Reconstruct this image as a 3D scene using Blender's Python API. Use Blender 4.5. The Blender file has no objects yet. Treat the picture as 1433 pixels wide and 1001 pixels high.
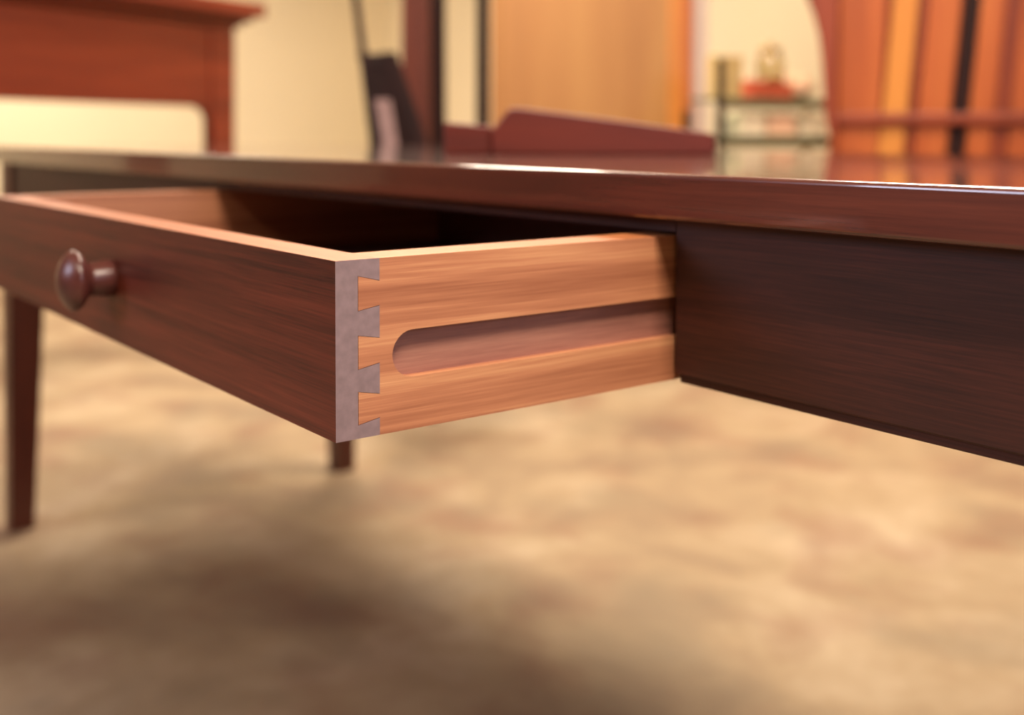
import bpy, bmesh, math, random
from mathutils import Vector, Matrix
random.seed(4)

# ------------------------------------------------------------------ camera
F_PX, PPY, W, H = 1554.58, 242.32, 1433.0, 1001.0
CAM = Vector((0.50527, -0.27264, 0.75921))
ROT = Matrix(((0.60757, 0.79427, 0.00157), (-0.02876, 0.02002, 0.99939), (0.79375, -0.60724, 0.03500)))   # world -> camera
sc = bpy.context.scene
col = sc.collection
cd = bpy.data.cameras.new('camera')
cam = bpy.data.objects.new('camera', cd)
col.objects.link(cam)
cam.matrix_world = Matrix.Translation(CAM) @ ROT.transposed().to_4x4()
cd.sensor_fit = 'HORIZONTAL'
cd.sensor_width = 36.0
cd.lens = F_PX / W * 36.0
cd.shift_y = -(H / 2 - PPY) / W
cd.clip_start = 0.02
cd.dof.use_dof = True
cd.dof.focus_distance = 0.575
cd.dof.aperture_fstop = 4.0
cd.dof.aperture_blades = 0
sc.camera = cam

# ------------------------------------------------------------------ world, lights, exposure
sc.view_settings.view_transform = 'Standard'
sc.view_settings.look = 'None'
sc.view_settings.gamma = 1.0
sc.view_settings.use_curve_mapping = False
sc.view_settings.exposure = 0.3
wd = bpy.data.worlds.new('room_air')
sc.world = wd
wd.use_nodes = True
wd.node_tree.nodes['Background'].inputs[0].default_value = (1.0, 0.86, 0.7, 1)
wd.node_tree.nodes['Background'].inputs[1].default_value = 0.05

def area(name, loc, target, sx, sy, power, color):
    l = bpy.data.lights.new(name, 'AREA')
    l.shape = 'RECTANGLE'; l.size = sx; l.size_y = sy; l.energy = power; l.color = color
    o = bpy.data.objects.new(name, l)
    col.objects.link(o)
    o.location = loc
    d = Vector(target) - Vector(loc)
    o.rotation_euler = d.to_track_quat('-Z', 'Y').to_euler()
    return o

WARM = (1.0, 0.85, 0.68)
COOL = (0.72, 0.78, 1.0)
area('pendant_lamp', (0.62, -0.03, 1.75), (0.62, -0.03, 0), 0.36, 0.36, 30, WARM)
area('overhead_light', (0.2, -1.7, 2.5), (0.2, -1.7, 0), 0.6, 0.6, 16, WARM)  # added warm fill for the drawer front, no fixture there
area('overhead_light', (-1.0, 1.45, 2.5), (-1.0, 1.45, 0), 0.7, 0.7, 66, WARM)
area('overhead_light', (-2.8, 1.7, 2.5), (-2.8, 1.7, 0), 0.8, 0.8, 66, WARM)
area('overhead_light', (-5.2, 0.9, 2.5), (-5.2, 0.9, 0), 0.8, 0.8, 62, WARM)  # added fill that brightens the left wall
area('daylight_window', (3.3, 0.5, 1.6), (-0.4, 0.3, 0.65), 1.2, 1.4, 38, COOL)
area('daylight_window', (-1.6, -3.2, 1.9), (-0.3, 0.2, 0.65), 1.3, 1.1, 46, COOL)

# ------------------------------------------------------------------ pixel helpers (used to find where a thing stands in the room)
FWD = Vector((-0.7942, 0.6076, 0)); RGT = Vector((0.6076, 0.7942, 0))
def at(u, depth, v=None, z=0.0):
    p = CAM + depth * (FWD + RGT * ((u - 716.5) / F_PX))
    if v is not None:
        z = CAM.z + (187.9 - v) / F_PX * depth
    return Vector((p.x, p.y, z))

# ------------------------------------------------------------------ materials
def new_mat(name):
    m = bpy.data.materials.new(name); m.use_nodes = True
    nt = m.node_tree
    return m, nt, nt.nodes['Principled BSDF']

def srgb(r, g, b):
    f = lambda c: (c / 255 / 12.92) if c / 255 <= 0.04045 else ((c / 255 + 0.055) / 1.055) ** 2.4
    return (f(r), f(g), f(b), 1)

def wood(name, dark, mid, light, axis='X', along=1.6, across=34.0, rough=0.35, fibre=0.35, bump=0.02, coat=0.0, seed=0.0, spec=0.5, lo=0.32, hi=0.70):
    m, nt, bs = new_mat(name)
    N, L = nt.nodes, nt.links
    tc = N.new('ShaderNodeTexCoord')
    def mapping(al, ac):
        mp = N.new('ShaderNodeMapping')
        s = [ac, ac, ac]; s['XYZ'.index(axis)] = al
        mp.inputs['Scale'].default_value = s
        mp.inputs['Location'].default_value = (seed, seed * 1.7, seed * 0.6)
        L.new(tc.outputs['Object'], mp.inputs['Vector'])
        return mp
    n1 = N.new('ShaderNodeTexNoise'); n1.inputs['Scale'].default_value = 1.0
    n1.inputs['Detail'].default_value = 4; n1.inputs['Roughness'].default_value = 0.55; n1.inputs['Distortion'].default_value = 0.6
    L.new(mapping(along, across).outputs[0], n1.inputs['Vector'])
    n2 = N.new('ShaderNodeTexNoise'); n2.inputs['Scale'].default_value = 1.0
    n2.inputs['Detail'].default_value = 3; n2.inputs['Roughness'].default_value = 0.7
    L.new(mapping(along * 9, across * 16).outputs[0], n2.inputs['Vector'])
    mx = N.new('ShaderNodeMix'); mx.data_type = 'FLOAT'; mx.inputs[0].default_value = fibre
    L.new(n1.outputs['Fac'], mx.inputs[2]); L.new(n2.outputs['Fac'], mx.inputs[3])
    r = N.new('ShaderNodeValToRGB')
    e = r.color_ramp.elements
    e[0].position = lo; e[0].color = dark
    e[1].position = hi; e[1].color = light
    k = e.new(0.5); k.color = mid
    L.new(mx.outputs[0], r.inputs[0]); L.new(r.outputs[0], bs.inputs['Base Color'])
    bs.inputs['Roughness'].default_value = rough
    bs.inputs['Specular IOR Level'].default_value = spec
    bs.inputs['Coat Weight'].default_value = coat
    bs.inputs['Coat Roughness'].default_value = 0.06
    if bump:
        b = N.new('ShaderNodeBump'); b.inputs['Strength'].default_value = bump; b.inputs['Distance'].default_value = 0.002
        L.new(n2.outputs['Fac'], b.inputs['Height']); L.new(b.outputs[0], bs.inputs['Normal'])
    return m

def plain(name, c, rough=0.6, spec=0.4, var=0.08, scale=6.0, metal=0.0):
    m, nt, bs = new_mat(name)
    N, L = nt.nodes, nt.links
    tc = N.new('ShaderNodeTexCoord')
    n = N.new('ShaderNodeTexNoise'); n.inputs['Scale'].default_value = scale; n.inputs['Detail'].default_value = 4
    L.new(tc.outputs['Object'], n.inputs['Vector'])
    r = N.new('ShaderNodeValToRGB')
    e = r.color_ramp.elements
    e[0].position = 0.3; e[1].position = 0.7
    e[0].color = tuple(x * (1 - var) for x in c[:3]) + (1,)
    e[1].color = tuple(min(1, x * (1 + var)) for x in c[:3]) + (1,)
    L.new(n.outputs['Fac'], r.inputs[0]); L.new(r.outputs[0], bs.inputs['Base Color'])
    bs.inputs['Roughness'].default_value = rough
    bs.inputs['Specular IOR Level'].default_value = spec
    bs.inputs['Metallic'].default_value = metal
    return m

WALNUT_SHADED = wood('walnut', srgb(38, 21, 17), srgb(58, 31, 24), srgb(82, 42, 32), 'X', 2.0, 42, 0.45, 0.45, spec=0.3)  # apron wood darkened to hold the shade under the top's overhang
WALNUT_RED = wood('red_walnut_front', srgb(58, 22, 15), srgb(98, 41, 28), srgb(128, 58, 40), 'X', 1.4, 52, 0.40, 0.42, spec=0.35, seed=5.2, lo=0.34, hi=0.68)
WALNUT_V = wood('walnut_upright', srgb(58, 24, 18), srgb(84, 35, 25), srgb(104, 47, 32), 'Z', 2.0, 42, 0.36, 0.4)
WALNUT_TOP = wood('walnut_top', srgb(56, 27, 20), srgb(84, 39, 29), srgb(106, 52, 38), 'X', 1.6, 26, 0.25, 0.35, bump=0, coat=1.0)
LIT_EDGE = wood('lit_top_edge', srgb(146, 78, 40), srgb(160, 90, 48), srgb(174, 102, 56), 'X', 1.6, 40, 0.5, 0.3)  # bright warm light on the drawer front's top edge, put into the colour
WALNUT_END = plain('walnut_end_grain_sheen', srgb(130, 110, 112), 0.38, 0.6, 0.14, 160)  # end grain, with the window's cool sheen mixed into its colour
SIDEWOOD = wood('cherry_side', srgb(132, 76, 52), srgb(178, 118, 84), srgb(218, 164, 116), 'Y', 1.1, 40, 0.42, 0.30, seed=3.1, lo=0.33, hi=0.67)
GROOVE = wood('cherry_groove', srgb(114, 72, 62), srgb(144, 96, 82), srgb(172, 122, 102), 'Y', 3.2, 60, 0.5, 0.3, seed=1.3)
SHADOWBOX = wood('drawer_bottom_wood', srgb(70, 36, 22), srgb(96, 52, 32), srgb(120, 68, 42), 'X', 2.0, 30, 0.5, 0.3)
KNOBWOOD = wood('walnut_knob', srgb(60, 28, 26), srgb(82, 42, 38), srgb(98, 54, 46), 'Y', 8, 60, 0.32, 0.3, bump=0.0)
CHERRY_RED = wood('red_cherry', srgb(92, 31, 15), srgb(114, 42, 21), srgb(134, 55, 28), 'X', 1.0, 14, 0.4, 0.3)
MAROON = wood('maroon_wood', srgb(76, 20, 8), srgb(106, 31, 12), srgb(124, 42, 18), 'X', 1.0, 14, 0.45, 0.3)
DARKWOOD = wood('dark_stained_wood', srgb(26, 10, 8), srgb(36, 15, 12), srgb(50, 22, 16), 'Z', 1.0, 20, 0.55, 0.3, spec=0.2)
BROWN_POST = wood('brown_post_wood', srgb(78, 32, 18), srgb(98, 42, 24), srgb(122, 56, 30), 'Z', 1.2, 16, 0.45, 0.3)
TAN = wood('tan_board', srgb(158, 108, 58), srgb(170, 118, 64), srgb(180, 130, 72), 'Z', 0.5, 5, 0.5, 0.15, bump=0)
ORANGE = wood('orange_pine', srgb(148, 68, 26), srgb(170, 84, 34), srgb(188, 104, 46), 'Z', 0.9, 9, 0.42, 0.25)
ORANGE_L = wood('light_pine', srgb(188, 116, 44), srgb(202, 130, 54), srgb(212, 146, 66), 'Z', 0.9, 9, 0.42, 0.25)
ORANGE_D = wood('red_pine', srgb(112, 42, 18), srgb(132, 54, 24), srgb(150, 66, 32), 'Z', 0.9, 9, 0.42, 0.25)
CREAM = plain('cream_wall_paint', srgb(244, 232, 202), 0.85, 0.2, 0.03, 1.2)
PANEL = plain('brown_wall_paint', srgb(120, 92, 74), 0.85, 0.2, 0.05, 1.2)
CEIL = plain('ceiling_paint', srgb(214, 202, 180), 0.9, 0.2, 0.02, 2)
LILAC = plain('grey_lilac_fabric', srgb(150, 122, 118), 0.9, 0.2, 0.08, 40)
WHITE = plain('white_linen', srgb(238, 222, 190), 0.9, 0.2, 0.05, 20)
PINK = plain('pink_cloth', srgb(238, 196, 160), 0.9, 0.2, 0.06, 20)
REDBOX = plain('red_lacquer', srgb(188, 84, 54), 0.5, 0.4, 0.06, 20)
KHAKI = plain('khaki_card', srgb(196, 168, 112), 0.8, 0.3, 0.06, 12)
GREENMETAL = plain('green_grey_metal', srgb(96, 88, 62), 0.5, 0.4, 0.05, 20)
BRASS = plain('dull_brass', srgb(170, 140, 90), 0.4, 0.5, 0.05, 30, 0.6)
EDGE_LIT = plain('cool_lit_edge', srgb(206, 184, 170), 0.6, 0.3, 0.05, 10)  # pale tone holds the cool light falling on the leaf's side edge

LIT_EDGE_SIDE = wood('lit_top_edge_side', srgb(156, 92, 52), srgb(178, 110, 64), srgb(196, 130, 80), 'Y', 1.6, 40, 0.5, 0.3)  # side wood retoned: warm lamplight on its top face is in the colour

def glass(name, tint, rough=0.05, alpha_mix=0.0):
    m, nt, bs = new_mat(name)
    bs.inputs['Base Color'].default_value = tint
    bs.inputs['Transmission Weight'].default_value = 1.0
    bs.inputs['Roughness'].default_value = rough
    bs.inputs['IOR'].default_value = 1.45
    return m
GREEN_GLASS = glass('green_glass', (0.42, 0.58, 0.46, 1), 0.1)
CLEAR_GLASS = glass('jar_glass', (0.86, 0.80, 0.62, 1), 0.08)

def floor_mat():
    m, nt, bs = new_mat('stained_floor_cloth')
    N, L = nt.nodes, nt.links
    tc = N.new('ShaderNodeTexCoord')
    def noise(scale, detail, rough, dist=0.0, loc=(0, 0, 0)):
        mp = N.new('ShaderNodeMapping'); mp.inputs['Location'].default_value = loc
        L.new(tc.outputs['Object'], mp.inputs['Vector'])
        n = N.new('ShaderNodeTexNoise'); n.inputs['Scale'].default_value = scale
        n.inputs['Detail'].default_value = detail; n.inputs['Roughness'].default_value = rough
        n.inputs['Distortion'].default_value = dist
        L.new(mp.outputs[0], n.inputs['Vector'])
        return n
    a = noise(2.3, 6, 0.6, 0.4)
    r1 = N.new('ShaderNodeValToRGB'); e = r1.color_ramp.elements
    e[0].position = 0.32; e[0].color = srgb(138, 116, 94)
    e[1].position = 0.68; e[1].color = srgb(188, 168, 140)
    k = e.new(0.5); k.color = srgb(166, 144, 114)
    L.new(a.outputs['Fac'], r1.inputs[0])
    b = noise(3.6, 5, 0.55, 0.3, (3.3, 1.7, 0))
    r2 = N.new('ShaderNodeValToRGB'); e = r2.color_ramp.elements
    e[0].position = 0.50; e[0].color = (0, 0, 0, 1); e[1].position = 0.66; e[1].color = (1, 1, 1, 1)
    L.new(b.outputs['Fac'], r2.inputs[0])
    sc1 = N.new('ShaderNodeMath'); sc1.operation = 'MULTIPLY'; sc1.inputs[1].default_value = 0.45
    L.new(r2.outputs[0], sc1.inputs[0])
    mx = N.new('ShaderNodeMix'); mx.data_type = 'RGBA'
    L.new(sc1.outputs[0], mx.inputs[0]); L.new(r1.outputs[0], mx.inputs[6])
    mx.inputs[7].default_value = srgb(132, 92, 74)
    c = noise(2.9, 4, 0.5, 0.2, (-5.1, 8.2, 0))
    r3 = N.new('ShaderNodeValToRGB'); e = r3.color_ramp.elements
    e[0].position = 0.52; e[0].color = (0, 0, 0, 1); e[1].position = 0.7; e[1].color = (1, 1, 1, 1)
    L.new(c.outputs['Fac'], r3.inputs[0])
    sc2 = N.new('ShaderNodeMath'); sc2.operation = 'MULTIPLY'; sc2.inputs[1].default_value = 0.5
    L.new(r3.outputs[0], sc2.inputs[0])
    mx2 = N.new('ShaderNodeMix'); mx2.data_type = 'RGBA'
    L.new(sc2.outputs[0], mx2.inputs[0]); L.new(mx.outputs[2], mx2.inputs[6])
    mx2.inputs[7].default_value = srgb(124, 112, 94)
    L.new(mx2.outputs[2], bs.inputs['Base Color'])
    bs.inputs['Roughness'].default_value = 0.8
    bs.inputs['Specular IOR Level'].default_value = 0.25
    d = noise(140, 3, 0.6)
    bp = N.new('ShaderNodeBump'); bp.inputs['Strength'].default_value = 0.15; bp.inputs['Distance'].default_value = 0.003
    L.new(d.outputs['Fac'], bp.inputs['Height']); L.new(bp.outputs[0], bs.inputs['Normal'])
    return m
FLOOR = floor_mat()

# ------------------------------------------------------------------ mesh helpers
def box(bm, x0, x1, y0, y1, z0, z1, mi=0):
    v = [bm.verts.new(p) for p in ((x0, y0, z0), (x1, y0, z0), (x1, y1, z0), (x0, y1, z0), (x0, y0, z1), (x1, y0, z1), (x1, y1, z1), (x0, y1, z1))]
    for f in ((0, 3, 2, 1), (4, 5, 6, 7), (0, 1, 5, 4), (1, 2, 6, 5), (2, 3, 7, 6), (3, 0, 4, 7)):
        bm.faces.new([v[i] for i in f]).material_index = mi
    return v

def frustum(bm, base, top):
    """prism between two four-corner rings"""
    v = [bm.verts.new(p) for p in list(base) + list(top)]
    for f in ((0, 3, 2, 1), (4, 5, 6, 7), (0, 1, 5, 4), (1, 2, 6, 5), (2, 3, 7, 6), (3, 0, 4, 7)):
        bm.faces.new([v[i] for i in f])

def prism(bm, pts, axis, a0, a1):
    """polygon extruded along an axis; pts are the other two coordinates in cyclic xyz order"""
    def P(p, a):
        if axis == 'X': return (a, p[0], p[1])
        if axis == 'Y': return (p[0], a, p[1])
        return (p[0], p[1], a)
    A = [bm.verts.new(P(p, a0)) for p in pts]; B = [bm.verts.new(P(p, a1)) for p in pts]
    n = len(pts)
    fs = [bm.faces.new(A[::-1]), bm.faces.new(B)]
    for i in range(n):
        fs.append(bm.faces.new((A[i], A[(i + 1) % n], B[(i + 1) % n], B[i])))
    return fs

def lathe(bm, prof, origin, axis, seg=40):
    """prof: (radius, distance along axis)"""
    axis = Vector(axis).normalized()
    t = axis.orthogonal().normalized(); s = axis.cross(t)
    rings = []
    for r, d in prof:
        c = Vector(origin) + axis * d
        if r < 1e-6: rings.append([bm.verts.new(c)])
        else: rings.append([bm.verts.new(c + (t * math.cos(a) + s * math.sin(a)) * r) for a in [2 * math.pi * i / seg for i in range(seg)]])
    for a, b in zip(rings, rings[1:]):
        for i in range(seg):
            j = (i + 1) % seg
            q = [a[i % len(a)], a[j % len(a)], b[j % len(b)], b[i % len(b)]]
            u = []
            for x in q:
                if x not in u: u.append(x)
            if len(u) > 2: bm.faces.new(u)
    for ring in (rings[0], rings[-1]):
        if len(ring) > 2: bm.faces.new(ring)

def link(name, bm, mats, parent=None, bevel=0.0, seg=2, smooth=False):
    bmesh.ops.recalc_face_normals(bm, faces=bm.faces)
    me = bpy.data.meshes.new(name); bm.to_mesh(me); bm.free()
    for m in (mats if isinstance(mats, (list, tuple)) else [mats]): me.materials.append(m)
    o = bpy.data.objects.new(name, me); col.objects.link(o)
    if parent: o.parent = parent
    if smooth:
        for p in me.polygons: p.use_smooth = True
    if bevel:
        md = o.modifiers.new('bevel', 'BEVEL'); md.width = bevel; md.segments = seg; md.limit_method = 'ANGLE'; md.angle_limit = math.radians(40)
    return o

def thing(name, label, cat, loc=(0, 0, 0), rz=0.0, group=None):
    o = bpy.data.objects.new(name, None); col.objects.link(o)
    o.location = loc; o.rotation_euler = (0, 0, rz)
    o.empty_display_size = 0.1
    tag(o, label, cat, group)
    return o

def tag(o, label, cat, group=None):
    o['label'] = label; o['category'] = cat
    if group: o['group'] = group
    return o

def bx(name, mats, parent, x0, x1, y0, y1, z0, z1, bevel=0.0):
    bm = bmesh.new(); box(bm, x0, x1, y0, y1, z0, z1)
    return link(name, bm, mats, parent, bevel)

def struct(name, mats, x0, x1, y0, y1, z0, z1):
    o = bx(name, mats, None, x0, x1, y0, y1, z0, z1)
    o['kind'] = 'structure'
    return o

# ------------------------------------------------------------------ the room
X0, X1, Y0, Y1, ZC = -6.4, 3.4, -3.4, 3.9, 2.6
struct('floor', FLOOR, X0 - .1, X1 + .1, Y0 - .1, Y1 + .1, -0.1, 0)
struct('ceiling', CEIL, X0 - .1, X1 + .1, Y0 - .1, Y1 + .1, ZC, ZC + 0.1)
struct('wall_left', CREAM, X0 - 0.1, X0, Y0, Y1, 0, ZC)
struct('wall_right', PANEL, X1, X1 + 0.1, Y0, Y1, 0, ZC)
struct('wall_back', CREAM, X0 - .1, X1 + .1, Y1, Y1 + 0.1, 0, ZC)
struct('wall_front', PANEL, X0 - .1, X1 + .1, Y0 - 0.1, Y0, 0, ZC)
struct('baseboard_left', CREAM, X0, X0 + 0.015, Y0, Y1, 0, 0.11)
struct('baseboard_back', CREAM, X0 + .015, X1, Y1 - 0.015, Y1, 0, 0.11)

# ------------------------------------------------------------------ the table with its open drawer
D = 0.2443          # plane of the front apron
ZB = 0.6            # underside of the drawer
table = thing('writing_table', 'long dark walnut table with one dovetailed drawer pulled open', 'table', (-0.5, 0.6, 0))
T = Vector((-0.5, 0.6, 0))
def shift(o):       # parts are modelled in room coordinates
    o.location = -T
    return o
# tabletop
bm = bmesh.new(); box(bm, -1.86, 0.80, 0.2254, 1.0, 0.7056, 0.7348)
shift(link('tabletop', bm, WALNUT_TOP, table, 0.0029, 5))
# legs, tapered on their two inner faces
def leg(xo, yo, sx, sy):
    bm = bmesh.new()
    def ring(w, z, yk=1.0):
        xs = (xo, xo + sx * w); ys = (yo, yo + sy * w)
        return [(xs[0], ys[0], z), (xs[1], ys[0], z), (xs[1], ys[1], z), (xs[0], ys[1], z)]
    frustum(bm, ring(0.044, 0), ring(0.068, 0.585))
    frustum(bm, ring(0.068, 0.585), ring(0.068, 0.7056))
    bmesh.ops.remove_doubles(bm, verts=bm.verts, dist=1e-5)
    return shift(link('leg', bm, WALNUT_V, table, 0.0015))
leg(-1.775, 0.2393, 1, 1)
leg(-1.728, 0.957, 1, -1)
leg(0.72, 0.2393, -1, 1)
leg(0.72, 0.957, -1, -1)
# aprons: left board, right board, thin rail above the drawer, ends and back; each front board has a set-back lower bead
def apron(x0, x1):
    o = shift(bx('apron', WALNUT_SHADED, table, x0, x1, D, D + 0.022, ZB + 0.0045, 0.7056, 0.0012))
    b = bx('bead', WALNUT_SHADED, o, x0, x1, D + 0.005, D + 0.022, ZB - 0.0018, ZB + 0.0045, 0.0006)
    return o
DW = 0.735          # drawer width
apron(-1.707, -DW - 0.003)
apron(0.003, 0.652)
shift(bx('drawer_rail', WALNUT_SHADED, table, -DW - 0.003, 0.003, D, D + 0.022, 0.6965, 0.7056))
shift(bx('end_apron', WALNUT_SHADED, table, -1.755, -1.733, 0.3073, 0.889, ZB, 0.7056))
shift(bx('end_apron', WALNUT_SHADED, table, 0.69, 0.712, 0.3073, 0.889, ZB, 0.7056))
shift(bx('back_apron', WALNUT_SHADED, table, -1.66, 0.652, 0.93, 0.952, ZB, 0.7056))
for xr in (0.0, -DW):                               # runners that fill the grooves in the drawer sides
    s = 1 if xr == 0 else -1
    xa, xb = sorted((xr - s * 0.0055, xr + s * 0.03))
    shift(bx('drawer_runner', WALNUT_SHADED, table, xa, xb, D + 0.024, 0.80, ZB + 0.0295, ZB + 0.0530))

# drawer: box floor and back as its own mesh, the rest as sub-parts
DH, TH, LAP, SW, DL = 0.094, 0.02615, 0.0131, 0.0295, 0.55
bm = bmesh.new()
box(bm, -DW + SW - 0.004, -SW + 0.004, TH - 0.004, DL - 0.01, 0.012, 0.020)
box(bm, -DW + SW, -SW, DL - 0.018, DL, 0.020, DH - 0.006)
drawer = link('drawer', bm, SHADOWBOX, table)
drawer.location = Vector((0, 0, ZB)) - T
# tail heights: (z at the lap, z at the shoulder)
TAILS = [((0.0854, 0.0669), (0.0822, 0.0689)), ((0.0542, 0.0362), (0.0519, 0.0384)), ((0.0247, 0.0070), (0.0221, 0.0092))]
def pin_outline():
    p = [(0, 0), (TH, 0)]
    for (lt, lb), (st, sb) in reversed(TAILS):
        p += [(TH, sb), (LAP, lb), (LAP, lt), (TH, st)]
    return p + [(TH, DH), (0, DH)]
bm = bmesh.new()
box(bm, -DW + SW, -SW, 0, TH, 0, DH)
for a, b in ((-SW, 0.0), (-DW, -DW + SW)):
    for f in prism(bm, pin_outline(), 'X', a, b):
        f.normal_update()
for f in bm.faces:
    f.normal_update()
    if abs(f.normal.x) > 0.9: f.material_index = 1
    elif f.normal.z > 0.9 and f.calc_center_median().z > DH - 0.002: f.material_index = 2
o = link('drawer_front', bm, [WALNUT_RED, WALNUT_END, LIT_EDGE], drawer)
def side(x_out, sgn):
    """x_out: outer face; sgn -1 when the board lies to -X of it"""
    bm = bmesh.new()
    out = [(DL, 0), (DL, DH), (TH, DH)]
    e = 0.00025                                   # hairline of the joint
    for (lt, lb), (st, sb) in TAILS:
        out += [(TH, st - e), (LAP + e, lt - e), (LAP + e, lb + e), (TH, sb + e)]
    out += [(TH, 0)]
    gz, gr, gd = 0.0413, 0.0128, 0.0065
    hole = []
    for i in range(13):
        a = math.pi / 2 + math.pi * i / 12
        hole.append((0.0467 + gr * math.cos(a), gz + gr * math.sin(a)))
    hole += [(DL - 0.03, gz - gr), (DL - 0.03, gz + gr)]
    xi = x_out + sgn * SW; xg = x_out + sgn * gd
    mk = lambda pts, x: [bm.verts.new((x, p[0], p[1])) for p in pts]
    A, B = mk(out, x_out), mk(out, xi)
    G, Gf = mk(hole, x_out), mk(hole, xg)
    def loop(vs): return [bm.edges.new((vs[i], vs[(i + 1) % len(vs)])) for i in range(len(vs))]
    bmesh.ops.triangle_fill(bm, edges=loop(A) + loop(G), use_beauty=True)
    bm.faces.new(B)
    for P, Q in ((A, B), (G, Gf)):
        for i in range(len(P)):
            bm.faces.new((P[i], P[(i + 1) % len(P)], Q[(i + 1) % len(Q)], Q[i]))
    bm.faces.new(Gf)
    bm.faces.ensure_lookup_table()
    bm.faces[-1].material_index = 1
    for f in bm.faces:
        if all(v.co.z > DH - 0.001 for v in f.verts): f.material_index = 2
    return link('drawer_side', bm, [SIDEWOOD, GROOVE, LIT_EDGE_SIDE], drawer)
side(0.0, -1)
side(-DW, 1)
bm = bmesh.new()
lathe(bm, [(0.0, 0.0), (0.0140, 0.0), (0.0142, 0.003), (0.0138, 0.010), (0.0130, 0.0165), (0.0128, 0.019), (0.0150, 0.0205), (0.0205, 0.0245), (0.0228, 0.0275),
           (0.0232, 0.0292), (0.0224, 0.0315), (0.0195, 0.0345), (0.0150, 0.0375), (0.0100, 0.0396), (0.005, 0.0407), (0, 0.041)], (-0.3565, 0.0003, 0.0483), (0, -1, 0), 48)
k = link('knob', bm, KNOBWOOD, drawer, smooth=True)

# ------------------------------------------------------------------ furniture and things in the blurred room behind
def facing(yaw_deg):
    """rotation so that local +X runs along the picture's right, turned by yaw (positive: right end goes farther away)"""
    return math.atan2(RGT.y, RGT.x) + math.radians(yaw_deg)

# tall red headboard standing free, far left; one sloping-away face, two posts
DB = 3.9
t = thing('headboard', 'tall reddish cherry headboard with moulded cap and curved lower corner', 'headboard', at(330, DB), facing(62))
zz = lambda v: 0.759 + (187.9 - v) / F_PX * DB
zA, zT = zz(151), zz(40)
L_ = 1.75
bm = bmesh.new()       # panel whose lower corner sweeps into the post
pts = [(-L_, zT), (-0.11, zT), (-0.11, zA - 0.06)]
for i in range(7):
    a = i / 6 * math.pi / 2
    pts.append((-0.12 - 0.07 * (1 - math.cos(a)), zA - 0.06 + 0.06 * math.sin(a)))
pts.append((-L_, zA + 0.004))
prism(bm, pts, 'Y', 0.006, 0.036)
link('panel', bm, CHERRY_RED, t, 0.004)
for xa in (-0.118, -L_ - 0.1):
    bm = bmesh.new()
    frustum(bm, [(xa + .012, 0, 0), (xa + .108, 0, 0), (xa + .108, 0.045, 0), (xa + .012, 0.045, 0)], [(xa, 0, zT), (xa + .118, 0, zT), (xa + .118, 0.045, zT), (xa, 0.045, zT)])
    link('post', bm, CHERRY_RED, t, 0.004)
bm = bmesh.new()       # cap: cove under a flat board
for d_, z0, z1 in ((0.02, zT, zT + 0.02), (0.05, zT + 0.02, zT + 0.04), (0.085, zT + 0.04, zT + 0.085)):
    box(bm, -L_ - 0.1 - d_, d_, -d_ * .8, 0.045 + d_ * .8, z0, z1)
link('cap_moulding', bm, CHERRY_RED, t, 0.003)

# wedge-shaped writing slope lying on the tabletop
DW_ = 1.36
t = thing('writing_slope', 'maroon wedge-shaped writing slope lying on the long table', 'writing slope', at(845, DW_, z=0.7348), facing(0))
wx = lambda u: (u - 845) / F_PX * DW_
wz = lambda v: 0.759 + (187.9 - v) / F_PX * DW_ - 0.7348
bm = bmesh.new(); prism(bm, [(wx(688), 0), (wx(1000), 0), (wx(1000), wz(188)), (wx(985), wz(184)), (wx(850), wz(166)), (wx(722), wz(150)), (wx(712), wz(152)), (wx(688), wz(182))], 'Y', 0.0, 0.19)
link('case', bm, MAROON, t, 0.0025)
bm = bmesh.new(); prism(bm, [(wx(620), 0), (wx(688), 0), (wx(688), wz(176)), (wx(626), wz(171)), (wx(620), wz(174))], 'Y', 0.01, 0.18)
link('pen_ledge', bm, MAROON, t, 0.0025)

# dark chair with raked back
t = thing('chair', 'dark wooden chair with raked back and grey lilac upholstery by the cream wall', 'chair', at(548, 2.92), facing(4))
d = 2.92
def bar(name, p, q, w, dpt, mats, parent):
    """square bar between two local points"""
    bm = bmesh.new(); p, q = Vector(p), Vector(q)
    frustum(bm, [(p.x - w, p.y - dpt, p.z), (p.x + w, p.y - dpt, p.z), (p.x + w, p.y + dpt, p.z), (p.x - w, p.y + dpt, p.z)],
            [(q.x - w, q.y - dpt, q.z), (q.x + w, q.y - dpt, q.z), (q.x + w, q.y + dpt, q.z), (q.x - w, q.y + dpt, q.z)])
    return link(name, bm, mats, parent, 0.003)
mx_ = lambda u: (u - 548) / F_PX * d
hz = lambda v: 0.759 + (187.9 - v) / F_PX * d
bar('back_post', (mx_(543), 0, 0.42), (mx_(494), 0.06, hz(-30)), 0.010, 0.013, DARKWOOD, t)
bar('back_post', (mx_(645), 0, 0.42), (mx_(543), 0.045, hz(72)), 0.022, 0.014, DARKWOOD, t)
bar('crest_rail', (mx_(528), 0.040, hz(92)), (mx_(522), 0.048, hz(74)), 0.044, 0.012, DARKWOOD, t)
bm = bmesh.new()
frustum(bm, [(mx_(539), 0.003, 0.50), (mx_(630), 0.003, 0.50), (mx_(630), 0.021, 0.50), (mx_(539), 0.021, 0.50)],
        [(mx_(510), 0.031, hz(92)), (mx_(548), 0.031, hz(92)), (mx_(548), 0.049, hz(92)), (mx_(510), 0.049, hz(92))])
link('back_panel', bm, DARKWOOD, t, 0.002)
bar('back_cushion', (mx_(566), -0.016, 0.50), (mx_(535), 0.012, hz(140)), 0.021, 0.012, LILAC, t)
bx('seat', DARKWOOD, t, -0.06, 0.23, -0.02, 0.28, 0.42, 0.46, 0.008)
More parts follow.
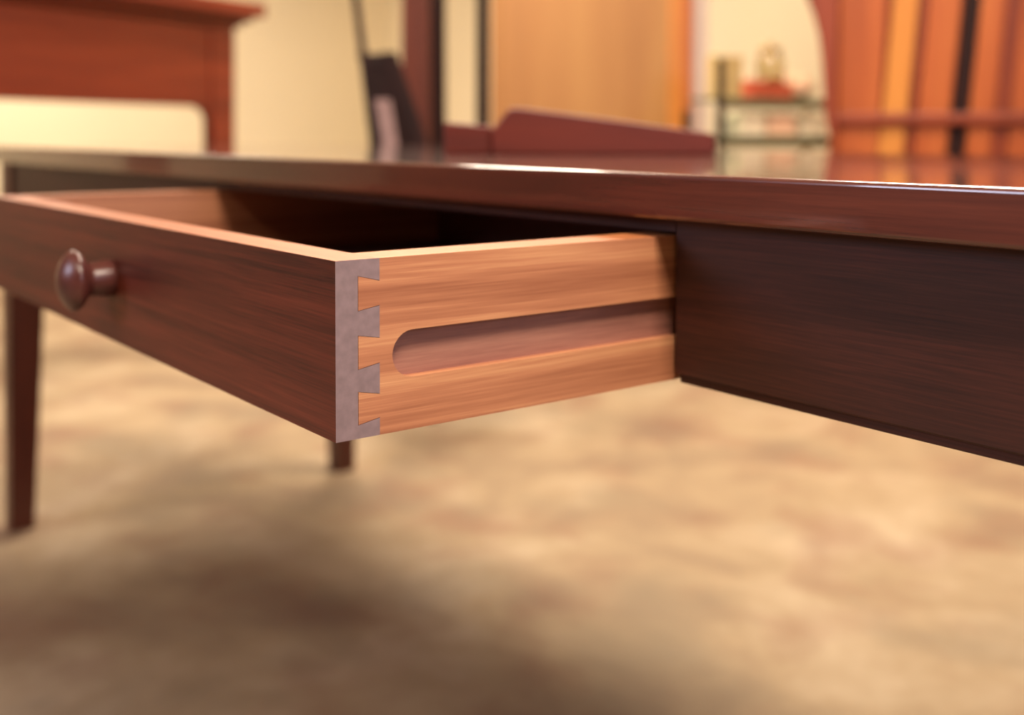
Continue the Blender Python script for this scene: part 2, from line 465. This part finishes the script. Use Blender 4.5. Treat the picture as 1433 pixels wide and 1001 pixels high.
for a, b_ in ((-0.03, 0.255), (0.10, 0.255), (-0.01, 0.0), (0.10, 0.0)):
    bar('leg', (a, b_, 0), (a, b_, 0.42), 0.017, 0.017, DARKWOOD, t)

# daybed with tall posts and a maroon side panel whose top edge slopes
d = 3.55
t = thing('daybed', 'low maroon daybed with tall bare posts rising beside the dark chair', 'bed', at(640, d), facing(0))
lx = lambda u, dd=d: (u - 640) / F_PX * dd
hz = lambda v, dd=d: 0.759 + (187.9 - v) / F_PX * dd
def post(u, w, y, mats, top, name='bed_post'):
    bm = bmesh.new(); x = lx(u, d + y) + 0.0
    def ring(r, z):
        return [(x - r, y - r, z), (x + r, y - r, z), (x + r, y + r, z), (x - r, y + r, z)]
    frustum(bm, ring(w * 0.8, 0), ring(w, 0.5)); frustum(bm, ring(w, 0.5), ring(w * 0.8, top))
    return link(name, bm, mats, t, 0.006)
post(586, 0.044, -0.16, BROWN_POST, 1.75)
post(675, 0.023, 0.03, DARKWOOD, 1.75)
post(930, 0.022, 0.04, DARKWOOD, 0.66)
post(613, 0.027, -0.02, DARKWOOD, 1.75)
bx('side_panel', MAROON, t, lx(690), lx(930), 0.0, 0.028, 0.18, 0.60, 0.006)
bx('side_rail', MAROON, t, lx(602), lx(682), -0.03, -0.005, 0.25, 0.60, 0.01)
bx('mattress', LILAC, t, lx(612), lx(930), 0.035, 0.36, 0.25, 0.58, 0.04)
bx('bed_slat', MAROON, t, lx(612), lx(930), 0.035, 0.36, 0.18, 0.25)

# tall tan door leaf standing behind the daybed
DL_ = 4.15
PL = at(688, DL_)
t = thing('door_leaf', 'tall plain tan door leaf standing upright behind the low daybed', 'door panel', PL, facing(3))
wd_ = (970 - 688) / F_PX * DL_
bx('panel', TAN, t, 0.03, wd_ - 0.085, 0.008, 0.04, 0.1, 1.95)
bx('stile', TAN, t, 0.0, 0.03, 0, 0.045, 0, 2.05, 0.004)
bx('stile', ORANGE_L, t, wd_ - 0.085, wd_ - 0.03, 0, 0.045, 0, 2.05, 0.004)
bx('stile', ORANGE, t, wd_ - 0.03, wd_, -0.01, 0.045, 0, 2.05, 0.004)
bx('rail', TAN, t, 0.03, wd_ - 0.085, 0, 0.045, 0, 0.1, 0.004)
bx('rail', TAN, t, 0.03, wd_ - 0.085, 0, 0.045, 1.95, 2.05, 0.004)
bx('edge_strip', EDGE_LIT, t, wd_, wd_ + 0.06, 0.0, 0.05, 0.0, 2.05, 0.003)

# glass shelf stand with its things
P0, P1 = at(1006, 3.55), at(1186, 3.75)
dv = P1 - P0; LEN = dv.length
rz = math.atan2(dv.y, dv.x)
shelf_d = 0.22
stand = thing('glass_shelf_stand', 'slim open stand with greenish glass shelves against the cream wall', 'shelf', P0, rz)
SH = [0.30, 0.752, 0.878]
for z in SH:
    bx('shelf', GREEN_GLASS, stand, 0.012, LEN - 0.012, 0.012, shelf_d - 0.012, z - 0.012, z)
for xx in (0, LEN - 0.02):
    for yy in (0, shelf_d - 0.02):
        bx('upright', DARKWOOD if xx == 0 else BRASS, stand, xx, xx + 0.02, yy, yy + 0.02, 0, 1.0 if xx == 0 and yy == 0 else 0.84, 0.002)
for z in SH:
    bx('shelf_bearer', GREENMETAL, stand, 0.02, LEN - 0.02, 0.0, 0.012, z - 0.036, z - 0.004)
def on_stand(x, y, z):
    c, s = math.cos(rz), math.sin(rz)
    return (P0.x + c * x - s * y, P0.y + s * x + c * y, z)
# jar
t = thing('glass_jar', 'clear straight-sided glass jar with brass lid standing on the flat red box', 'jar', on_stand(0.275, 0.11, SH[2] + 0.05), rz)
bm = bmesh.new(); lathe(bm, [(0, 0), (0.042, 0), (0.046, 0.004), (0.046, 0.085), (0.034, 0.10), (0.034, 0.108), (0.031, 0.108), (0.031, 0.098), (0.042, 0.083), (0.042, 0.008), (0, 0.008)], (0, 0, 0), (0, 0, 1), 32)
link('jar_body', bm, CLEAR_GLASS, t, smooth=True)
bm = bmesh.new(); lathe(bm, [(0, 0.108), (0.038, 0.108), (0.038, 0.122), (0.012, 0.128), (0.010, 0.14), (0, 0.142)], (0, 0, 0), (0, 0, 1), 32)
link('lid', bm, BRASS, t, smooth=True)
t = thing('red_box', 'flat red box on the upper glass shelf under the jar', 'box', on_stand(0.275, 0.11, SH[2]), rz)
bm = bmesh.new(); box(bm, -0.055, 0.055, -0.055, 0.055, 0, 0.034); link('box_body', bm, REDBOX, t, 0.003)
bm = bmesh.new(); box(bm, -0.057, 0.057, -0.057, 0.057, 0.034, 0.05); link('lid', bm, REDBOX, t, 0.003)
t = thing('card_box', 'tall khaki card box at the left end of the upper glass shelf', 'box', on_stand(0.135, 0.175, SH[2]), rz)
bm = bmesh.new(); box(bm, -0.055, 0.055, -0.025, 0.025, 0, 0.12); link('box_body', bm, KHAKI, t, 0.002)
bm = bmesh.new(); box(bm, -0.057, 0.057, -0.027, 0.027, 0.12, 0.145); link('lid', bm, KHAKI, t, 0.002)
# red tin, pink cloth bundle, red book
t = thing('red_tin', 'small upright red tin left of the glass jar', 'tin', on_stand(0.17, 0.06, SH[2]), rz)
bm = bmesh.new(); box(bm, -0.03, 0.03, -0.025, 0.025, 0, 0.058); link('tin_body', bm, REDBOX, t, 0.006)
bm = bmesh.new(); box(bm, -0.032, 0.032, -0.027, 0.027, 0.058, 0.068); link('lid', bm, PINK, t, 0.003)
bm = bmesh.new()
bmesh.ops.create_uvsphere(bm, u_segments=20, v_segments=12, radius=0.5)
for v in bm.verts:
    v.co.x *= 0.11; v.co.y *= 0.13; v.co.z = max(-0.5, v.co.z * 1.1) * 0.085 + 0.0425
    v.co += Vector((math.sin(v.co.y * 60) * 0.004, math.sin(v.co.x * 55) * 0.004, 0))
zmin = min(v.co.z for v in bm.verts)
for v in bm.verts: v.co.z -= zmin
o = link('cloth_bundle', bm, PINK, None, smooth=True); o.location = on_stand(0.395, 0.12, SH[2]); o.rotation_euler = (0, 0, rz)
tag(o, 'pale pink bundled cloth right of the glass jar', 'cloth')
for i, (x, w, h, mt, lab) in enumerate(((0.15, 0.10, 0.075, WHITE, 'leftmost folded cream linen on the lower glass shelf'), (0.265, 0.115, 0.08, PINK, 'middle folded pinkish linen on the lower glass shelf'), (0.39, 0.10, 0.07, WHITE, 'rightmost folded cream linen on the lower glass shelf'))):
    t = thing('folded_linen', lab, 'linen', on_stand(x, 0.112, SH[1]), rz, 'folded linens on the lower glass shelf')
    for j in range(3):
        bm = bmesh.new(); box(bm, -w / 2 + j * .003, w / 2 - j * .003, -0.09, 0.09 - j * .004, j * h / 3, (j + 1) * h / 3 - 0.001)
        link('fold', bm, mt, t, 0.009, 3)

# high-backed pine settle at the right; its back planks fan out slightly
DS0, DS1 = 3.6, 3.2
P0s, P1s = at(1140, DS0), at(1600, DS1)
dv = P1s - P0s; rs = math.atan2(dv.y, dv.x); LS = dv.length
settle = thing('settle', 'high-backed orange pine settle with upright back planks and dark strips for shaded gaps', 'settle', P0s, rs)
def sx(u):
    """distance along the settle whose picture column is u"""
    lo, hi = -0.3, LS + .2
    for _ in range(40):
        m = (lo + hi) / 2
        q = P0s + dv.normalized() * m - CAM
        if 716.5 + F_PX * q.dot(RGT) / q.dot(FWD) < u: lo = m
        else: hi = m
    return lo
TOPZ = 1.75
def plank(name, u0, u1, mt, y0=0.0, y1=0.024, lean=0.085, z0=0.12, z1=TOPZ):
    bm = bmesh.new(); a, b = sx(u0), sx(u1)
    l0, l1 = lean * (z0 - 0.759), lean * (z1 - 0.759)
    frustum(bm, [(a + l0, y0, z0), (b + l0, y0, z0), (b + l0, y1, z0), (a + l0, y1, z0)], [(a + l1, y0, z1), (b + l1, y0, z1), (b + l1, y1, z1), (a + l1, y1, z1)])
    return link(name, bm, mt, settle, 0.004)
plank('plank', 1160, 1229, ORANGE, lean=0.05)
plank('plank', 1231, 1266, ORANGE_L)
plank('gap_strip', 1267, 1278, ORANGE_D, 0.006, 0.024)  # dark strips stand in for the shade in gaps between planks
plank('plank', 1280, 1326, ORANGE)
plank('gap_strip', 1327, 1350, DARKWOOD, 0.008, 0.026, 0.10)
plank('plank', 1353, 1388, ORANGE)
plank('gap_strip', 1389, 1408, ORANGE_D, 0.006, 0.024)
plank('plank', 1410, 1496, ORANGE)
plank('plank', 1498, 1580, ORANGE)
bx('back_board', ORANGE_D, settle, sx(1170), sx(1592), 0.031, 0.045, 0.10, TOPZ)
zs = lambda v, dd=3.45: 0.759 + (187.9 - v) / F_PX * dd
zr = zs(165)
bx('cross_rail', ORANGE_D, settle, sx(1168), sx(1592), -0.022, -0.001, zr - 0.018, zr + 0.016, 0.004)
dd = 3.58
edge = [(sx(1166), 0.06), (sx(1166), zs(205, dd)), (sx(1156), zs(165, dd)), (sx(1153), zs(120, dd)), (sx(1150), zs(80, dd)), (sx(1146), zs(50, dd)), (sx(1138), zs(20, dd)), (sx(1128), zs(-5, dd)), (sx(1116), zs(-40, dd)), (sx(1110), TOPZ), (sx(1176), TOPZ), (sx(1172), zs(60, dd)), (sx(1170), 0.06)]
bm = bmesh.new(); prism(bm, edge, 'Y', -0.03, -0.002)
link('wing', bm, ORANGE_D, settle, 0.004)
bx('seat', ORANGE, settle, sx(1172), sx(1592), -0.30, -0.001, 0.40, 0.43, 0.006)
bx('seat_front', ORANGE, settle, sx(1172), sx(1592), -0.28, -0.255, 0.0, 0.40, 0.004)
for u in (1168, 1580):
    bx('foot', ORANGE_D, settle, sx(u), sx(u + 12), 0.0, 0.045, 0, 0.12)
